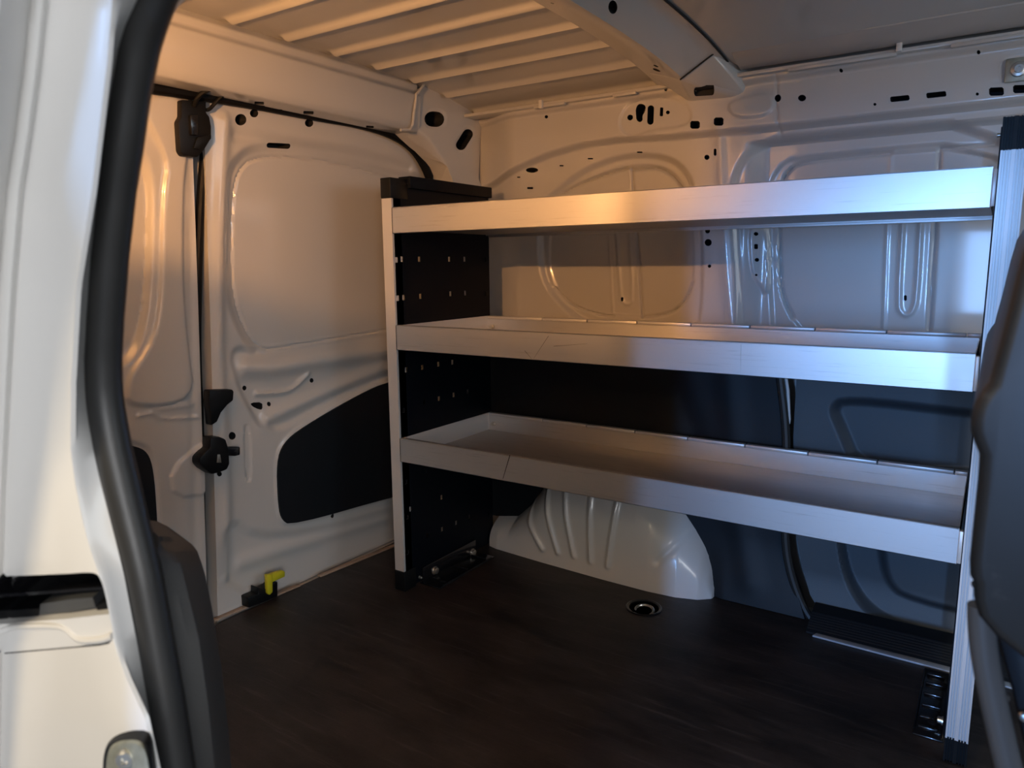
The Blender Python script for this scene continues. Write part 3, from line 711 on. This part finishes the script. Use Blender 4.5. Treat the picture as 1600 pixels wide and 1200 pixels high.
# foot brackets
def foot(x0, x1, y0, y1, sgn, slots, name='foot_bracket'):
    b = MB(); b.box(min(x0, x1), max(x0, x1), y0, y1, .001, .0045)
    xe = x0 if sgn > 0 else x1
    b.box(min(x0, x0+sgn*.003), max(x0, x0+sgn*.003), y0+.01, y1-.002, .001, .040)
    b.box(min(x1, x1-sgn*.003), max(x1, x1-sgn*.003), y0+.012, y1-.012, .0045, .0075)
    return rk(b.build(name, GLOSSBLK, bevel=.0018))
foot(XL+.002, -1.076, 1.296, 1.530, 1, 0)
foot(XR+.004, -.060, 1.288, 1.525, -1, 0)
for y in (1.312, 1.345, 1.385, 1.425, 1.465, 1.50):        # pressed ribs of the right bracket
    rk(MB().box(-.054, -.024, y-.003, y+.003, .004, .0085).build('rib', GLOSSBLK, bevel=.002))
for y in (1.33, 1.42, 1.50):
    rk(MB().box(XL+.010, -1.084, y-.003, y+.003, .004, .0085).build('rib', GLOSSBLK, bevel=.002))
def screw(x, y, z, r=.008, mt=GLOSSBLK):
    return rk(MB().lathe([(0, 0), (r, 0), (r*.95, .003), (r*.5, .0055), (r*.45, .0035), (0, .0035)], (x, y, z), 'z', 16).build('screw', mt))
p = at(1457, 1128, z=.006); screw(p.x, p.y, .0045, .009, CHROME and GLOSSBLK); p = at(1473, 1070, z=.006); screw(p.x, p.y, .0045, .009)
def hexbolt(x, y, z, sgn, r=.0085):
    v = [(0, 0), (r*1.25, 0), (r*1.25, sgn*.002), (r, sgn*.0022), (r*.95, sgn*.008), (r*.4, sgn*.0095), (0, sgn*.0095)]
    return rk(MB().lathe(v, (x, y, z), 'x', 12).build('bolt', CHROME))
for px, py in ((679, 891), (738, 863)):
    p = at(px, py, x=XL+.005); hexbolt(XL+.005, p.y, p.z, 1)
p = at(656, 902, x=XL+.005); hexbolt(XL+.003, p.y, p.z, 1, .003)
for px, py in ((1472, 1126), (1471, 1152)):
    p = at(px, py, x=-.020); hexbolt(-.0185, p.y, p.z, -1, .006)
# bolt beside the right post top
p = at(1556, 212, y=1.60); rk(MB().lathe([(0, 0), (.006, 0), (.006, -.004), (.004, -.0042), (.004, -.011), (0, -.011)], (XR+.006, p.y, p.z), 'x', 12).build('bolt', CHROME))

# ------------------------------------------------------------------ lashing ring in the floor
lr = empty('lashing_ring', (rc.x, rc.y, 0), 'round recessed lashing ring set in the dark floor by the wheel arch', 'lashing ring')
MB().lathe([(.0335, -.002), (.041, -.002), (.041, .0022), (.0385, .003), (.034, .0015), (.0325, -.012), (.031, -.012), (.0325, -.001), (.0335, -.002)], (0, 0, 0), 'z', 32).build('rim', GLOSSBLK, lr)
rg = [(.021*math.cos(a)+.004, .017*math.sin(a)-.006, -.002+.005*math.sin(a)) for a in np.linspace(0, 2*math.pi, 25)]
MB().tube(rg, .0032, 8, caps=False).build('ring', CHROME, lr)
MB().box(-.012, .020, -.004, .002, -.013, -.006).build('hinge_bar', CHROME, lr, bevel=.001)

# ------------------------------------------------------------------ near pillar: white jamb, rubber seal, trim, striker
YS = .23
SL = [(-160, 320), (-100, 270), (-50, 240), (0, 215), (40, 197), (75, 186), (150, 173), (225, 162), (300, 154), (400, 143), (500, 136), (560, 133), (610, 134), (650, 138), (700, 147), (750, 158), (800, 171), (850, 184), (900, 196), (1000, 215), (1100, 233), (1200, 250), (1320, 268)]
SR = [(-160, 395), (-100, 335), (-50, 303), (0, 277), (40, 263), (75, 252), (150, 237), (225, 227), (300, 215), (400, 204), (500, 196), (560, 193), (610, 194), (650, 199), (700, 208), (750, 220), (800, 231), (850, 243), (900, 254), (1000, 272), (1100, 290), (1200, 305), (1320, 322)]
iL = lambda y: float(np.interp(y, [a for a, b in SL], [b for a, b in SL]))
iR = lambda y: float(np.interp(y, [a for a, b in SR], [b for a, b in SR]))
rows = list(range(-160, 1321, 20))
rings = []; nv = 20
for y in rows:
    a, b = at(iL(y), y, y=YS), at(iR(y), y, y=YS)
    c = (a+b)/2; h = (b-a).length/2*1.08; ex = (b-a).normalized(); ey = Vector((0, 1, 0)); rd_ = (c-CAM).normalized(); hp = h*math.sqrt(max(.05, 1-ex.dot(rd_)**2))
    ring = []
    for k in range(nv):
        t = 2*math.pi*k/nv
        rr = hp*(1-.10*max(0, math.cos(2*(t-.9)))**2)
        ring.append(c+ex*rr*math.cos(t)+ey*rr*math.sin(t))
    rings.append(ring)
v = [q for r_ in rings for q in r_]
fc = [(i*nv+k, i*nv+(k+1) % nv, (i+1)*nv+(k+1) % nv, (i+1)*nv+k) for i in range(len(rings)-1) for k in range(nv)]+[tuple(range(nv)), tuple((len(rings)-1)*nv+k for k in range(nv))]
seal = mesh_obj('door_seal', v, fc, RUBBER, None, True)
tag(rebase(seal), 'thick black rubber door seal curving down the near pillar', 'door seal')

# white jamb: columns from seal out to the outer skin
rows = list(range(-160, 1321, 20))
c1 = lambda y: float(np.interp(y, [-160, 0, 100, 300, 450, 600, 700, 750, 800, 850, 900, 1000, 1050, 1120, 1200, 1320], [262, 178, 170, 146, 122, 114, 113, 119, 129, 141, 158, 180, 196, 228, 246, 264]))
c2 = lambda y: float(np.interp(y, [-160, 0, 100, 200, 300, 450, 600, 760, 900, 1320], [88, 70, 60, 47, 32, 20, 12, 4, 0, -6]))
grid = []
for y in rows:
    r_ = []
    s0 = iL(y); a = min(c1(y), s0-3); b = c2(y)
    for px, yy in ((s0+30, .240), (s0+4, .228), (s0-2, .2185), (.35*s0+.65*a, .2105), (a+5, .207), (a-3, .2045), (a-14, .203), (.7*a+.3*b, .1995), (.4*a+.6*b, .196), (b+16, .190), (b+5, .188), (b-3, .183), (b-12, .181), (b-22, .180), (b-40, .170), (b-70, .158), (b-140, .145)):
        r_.append(at(px, y, y=yy))
    grid.append(r_)
nc = len(grid[0]); nr = len(grid)
off = Vector((-.10, .055, 0))
v = [p for r_ in grid for p in r_]; b0 = len(v)
k = lambda i, j: i*nc+j
fc = [(k(i, j), k(i+1, j), k(i+1, j+1), k(i, j+1)) for i in range(nr-1) for j in range(nc-1)]
loop = [(i, 0) for i in range(nr)]+[(nr-1, j) for j in range(1, nc)]+[(i, nc-1) for i in range(nr-2, -1, -1)]+[(0, j) for j in range(nc-2, 0, -1)]
v += [grid[i][j]+off for i, j in loop]; n = len(loop)
for q in range(n): fc.append((k(*loop[q]), b0+q, b0+(q+1) % n, k(*loop[(q+1) % n])))
bi = {loop[q]: b0+q for q in range(n)}
for i in range(1, nr-1):
    for j in range(1, nc-1): bi[(i, j)] = len(v); v.append(grid[i][j]+off)
fc += [(bi[i, j], bi[i, j+1], bi[i+1, j+1], bi[i+1, j]) for i in range(nr-1) for j in range(nc-1)]
jamb = mesh_obj('wall_right', v, fc, PAINT, None, True, 50)
so = chaikin([(-60, 903), (100, 897), (140, 894), (152, 897), (158, 906), (165, 930), (170, 955), (177, 992), (176, 1000), (168, 1008), (120, 1012), (-60, 1028)], 1)
def jy(px, py):          # depth of the jamb face at a pixel row
    a, b = c1(py), c2(py)
    xs_ = [b-140, b-70, b-40, b-22, b-12, b-3, b+5, b+16, .4*a+.6*b, .7*a+.3*b, a-14, a-3, a+5]
    return float(np.interp(px, xs_, [.145, .158, .170, .180, .181, .183, .188, .190, .196, .1995, .203, .2045, .207]))
nj = Vector((-.62, .78, 0))
so = [p for i in range(len(so)) for p in [(so[i][0]+(so[(i+1) % len(so)][0]-so[i][0])*t/8, so[i][1]+(so[(i+1) % len(so)][1]-so[i][1])*t/8) for t in range(8)]]
pv = [at(x, y, y=jy(x, y))-nj*.006 for x, y in so]; n = len(pv); ov = nj*.062
boolean(jamb, [([tuple(p) for p in pv]+[tuple(p+ov) for p in pv], [tuple(range(n)), tuple(range(n, 2*n))]+[(i, (i+1) % n, n+(i+1) % n, n+i) for i in range(n)])], CAVITY, 'DIFFERENCE', 50)
struct(jamb, 'white painted door pillar in the near left foreground with a slotted opening', 'door pillar')
# ledge and dark runner inside the slot
def dense(pts, closed=True):
    Q = []; N = len(pts)
    for i in range(N if closed else N-1):
        a, b = pts[i], pts[(i+1) % N]; k = max(1, int(math.hypot(b[0]-a[0], b[1]-a[1])/14))
        Q += [(a[0]+(b[0]-a[0])*t/k, a[1]+(b[1]-a[1])*t/k) for t in range(k)]
    return Q if closed else Q+[pts[-1]]
def slab(name, pts, off, mt, depth=.03, bevel=0):
    return MB().extrude([at(a, b, y=jy(a, b))-nj*(-off) for a, b in dense(pts)], nj*depth).build(name, mt, jamb, bevel=bevel, sharp=30)
slab('slot_ledge', [(-58, 984), (0, 978), (60, 973), (100, 970), (174, 962), (177, 1000), (166, 1009), (0, 1023), (-58, 1032)], .0025, PAINT)
rd = [at(x, y, y=jy(x, y))+nj*.0022 for x, y in ((-56, 1006), (-20, 996), (0, 988), (20, 981), (90, 980), (104, 986), (118, 1001), (132, 1004), (160, 1002), (174, 996))]
MB().tube(chaikin([tuple(p) for p in rd], 2, False), .0022, 8).build('ledge_bead', PAINT, jamb)
slab('runner_rail', [(-58, 946), (168, 931), (170, 935), (-58, 951)], .014, GLOSSBLK)
slab('runner_rail', [(-58, 908), (160, 901), (162, 908), (-58, 916)], .018, BLKTRIM)
slab('runner_bracket', [(50, 955), (95, 948), (132, 945), (137, 961), (95, 968), (48, 971)], .010, GREYPIPE)
slab('runner_bracket', [(138, 959), (150, 953), (171, 951), (173, 963), (140, 967)], .010, BLKTRIM)
slab('runner_bracket', [(-58, 968), (48, 962), (46, 974), (-58, 982)], .010, BLKTRIM)

# striker plate with torx bolt
sk = empty('striker_plate', at(200, 1215, y=.205), 'dull metal striker plate with torx screw low on the white pillar', 'striker plate')
def skm(name, pts, y, vec, mt, bevel=0): return under(MB().extrude([at(a, b, y=y) for a, b in chaikin(pts, 2)], vec).build(name, mt, bevel=bevel), sk)
skm('gasket', [(158, 1300), (160, 1200), (163, 1172), (176, 1158), (200, 1154), (222, 1157), (234, 1170), (240, 1200), (252, 1300)], .1975, (-.012, .008, 0), BLKTRIM)
skm('plate', [(163, 1300), (165, 1202), (168, 1176), (180, 1164), (202, 1161), (219, 1163), (228, 1175), (233, 1200), (246, 1300)], .1955, (-.012, .008, 0), PLATE, .0008)
pc = at(196, 1186, y=.1940); nrm = Vector((.62, -.78, 0)).normalized(); tx = Vector((.78, .62, 0)).normalized()
mb = MB(); prof = [(0, -.003), (.0052, -.003), (.0052, .0012), (.0046, .0020), (.0022, .0022), (.0019, .0004), (0, .0004)]; N_ = 20; vv = []; ff = []
for r, h in prof:
    for q in range(N_):
        t = 2*math.pi*q/N_; rr = max(r, 1e-5)*(1+(.12*math.cos(6*t) if .0015 < r < .0025 else 0)); vv.append(pc+tx*rr*math.cos(t)+Vector((0, 0, 1))*rr*math.sin(t)+nrm*h)
for i in range(len(prof)-1):
    for q in range(N_): ff.append((i*N_+q, i*N_+(q+1) % N_, (i+1)*N_+(q+1) % N_, (i+1)*N_+q))
ff += [tuple(range(N_)), tuple((len(prof)-1)*N_+q for q in range(N_))]
under(mb.add(vv, ff).build('screw', CHROME), sk)

# charcoal plastic trim inside the seal
TL = [(846, 246), (860, 244), (880, 250), (900, 254), (1000, 272), (1100, 290), (1200, 305), (1320, 322)]
TM = [(846, 252), (860, 272), (880, 284), (900, 290), (1000, 314), (1100, 328), (1200, 338), (1320, 346)]
TR = [(820, 243), (835, 272), (848, 298), (860, 308), (880, 315), (900, 321), (970, 335), (1060, 349), (1200, 362), (1320, 372)]
ip = lambda T, y: float(np.interp(y, [a for a, b in T], [b for a, b in T]))
grid = []
for y in [838, 842, 846, 850, 856, 862, 870, 880, 890, 900, 925, 950, 1000, 1050, 1100, 1150, 1200, 1260, 1320]:
    l, m_, r_ = ip(TL, y), ip(TM, y), ip(TR, y)
    grid.append([at(l-16, y, y=.262), at(l+2, y, y=.255), at(.5*l+.5*m_, y, y=.262), at(m_-3, y, y=.270), at(m_+2, y, y=.276), at(.5*m_+.5*r_, y, y=.305), at(r_-1, y, y=.335), at(r_, y, y=.345)])
nc = len(grid[0]); nr = len(grid); v = [p for g in grid for p in g]; b0 = len(v)
fc = [(i*nc+j, (i+1)*nc+j, (i+1)*nc+j+1, i*nc+j+1) for i in range(nr-1) for j in range(nc-1)]
v += [p+Vector((-.05, .012, 0)) for p in v[:]]
fc += [tuple(b0+q for q in x) for x in fc[:]]
bd = [(i, 0) for i in range(nr)]+[(nr-1, j) for j in range(1, nc)]+[(i, nc-1) for i in range(nr-2, -1, -1)]+[(0, j) for j in range(nc-2, 0, -1)]
for q in range(len(bd)):
    a, b = bd[q], bd[(q+1) % len(bd)]
    fc.append((a[0]*nc+a[1], b[0]*nc+b[1], b0+b[0]*nc+b[1], b0+a[0]*nc+a[1]))
pt = mesh_obj('pillar_trim', v, fc, PILLARTRIM, None, True, 18)
tag(rebase(pt), 'charcoal grained plastic trim piece beside the rubber seal of the near pillar', 'pillar trim')

# rest of the near side of the body (behind the pillar) and above and ahead of the door opening
nr_ = MB().box(-1.40, -.72, .14, .215, -.05, 1.25).box(-.711, -.70, .16, .375, .45, 1.25).box(-1.40, .9, .10, .20, .975, 1.26).box(.22, .36, .02, .20, -.05, 1.26).box(-.55, 1.6, .05, .22, -.3, -.06)  # the thin tall fin is added to cut the cargo lamp's forward light
struct(MB().box(-1.46, -.62, .160, .172, -.3, 1.3).build('wall_right_outer', PAINT, bevel=.004))
o = nr_.build('wall_right_inner', PAINT_DIM, bevel=.004); struct(o)

# unseen wall added outside; its end cuts the blue lamps to an edge
ow = MB().box(-3.2, -.245, -1.15, -.90, -.62, 2.6).build('light_blocker_wall', mat('blocker_render', (.42, .39, .35), .9), bevel=.01); struct(ow)

# cargo lamp on the near side wall
cl = empty('cargo_lamp', (-.765, .215, 1.02), 'small warm cargo lamp on the near side wall behind the pillar', 'lamp')
MB().box(-.035, .035, 0, .012, -.02, .02).box(-.05, .062, 0, .118, -.036, -.030).build('housing', BLKTRIM, cl, bevel=.003)  # lower plate added to keep lamp light off the low shelf and floor
lm = bpy.data.materials.new('lamp_glow'); lm.use_nodes = True
lb_ = lm.node_tree.nodes['Principled BSDF']; lb_.inputs['Emission Color'].default_value = (1, .62, .28, 1); lb_.inputs['Emission Strength'].default_value = 6
MB().box(-.026, .026, .0122, .017, -.013, .013).build('lens', lm, cl, bevel=.002)
pl_ = bpy.data.lights.new('cargo_lamp_light', 'POINT'); pl_.energy = 23; pl_.color = (1.0, .47, .16); pl_.shadow_soft_size = .006
po_ = bpy.data.objects.new('cargo_lamp_light', pl_); COL.objects.link(po_); po_.parent = cl; po_.location = (.038, .035, 0)

# ------------------------------------------------------------------ front seat at the right edge
seat = empty('front_seat', (.16, .55, 0), 'dark plastic-backed front seat at the right edge, close beside the right rack post', 'seat')
ol = [(1640, 300), (1612, 345), (1592, 410), (1575, 480), (1562, 530), (1552, 565), (1546, 590), (1536, 602), (1524, 622), (1518, 645), (1518, 665), (1523, 682), (1531, 700), (1529, 740), (1525, 780), (1520, 820), (1516, 860), (1517, 885), (1522, 893), (1522, 915), (1530, 945), (1556, 975), (1600, 1010), (1700, 1060)]
pts = [at(x, y, y=.46) for x, y in ol]
pts = [Vector((p.x, .44, p.z)) for p in pts]
pts += [Vector((.42, .44, pts[-1].z)), Vector((.42, .44, .96)), Vector((.14, .44, .98)), Vector((.085, .44, .96))]
sb = MB().extrude(pts, (0, .44, 0)).build('backrest', FABRIC, bevel=.012, sharp=50, seg=3); under(sb, seat)
tb = [at(x, y, y=.47) for x, y in ((1534, 945), (1534, 975), (1538, 1020), (1547, 1070), (1560, 1130), (1576, 1200), (1592, 1260))]
under(MB().tube(chaikin([tuple(p) for p in tb], 2, False), .0072, 12).build('frame_tube', GREYPIPE), seat)
tb = [at(x, y, y=.455) for x, y in ((1533, 905), (1562, 945), (1600, 980), (1660, 1015))]
under(MB().tube(chaikin([tuple(p) for p in tb], 2, False), .006, 10).build('lower_edge', FABRIC), seat)
q = [at(x, y, y=.50) for x, y in ((1548, 975), (1560, 1010), (1580, 1080), (1600, 1170), (1615, 1240), (1700, 1240), (1700, 1000), (1600, 985))]
under(MB().extrude(q, (0, .36, 0)).build('side_cover', BLKPLA, bevel=.006), seat)
for px, py, r in ((1569, 1091, .003), (1600, 1120, .003)):
    p = at(px, py, y=.497); under(MB().lathe([(0, 0), (r, 0), (r*.7, .002), (0, .0025)], tuple(p), 'y', 12).build('screw', CHROME), seat)
under(MB().box(.08, .42, .44, .88, .0, .30).build('seat_base', BLKPLA, bevel=.02), seat)
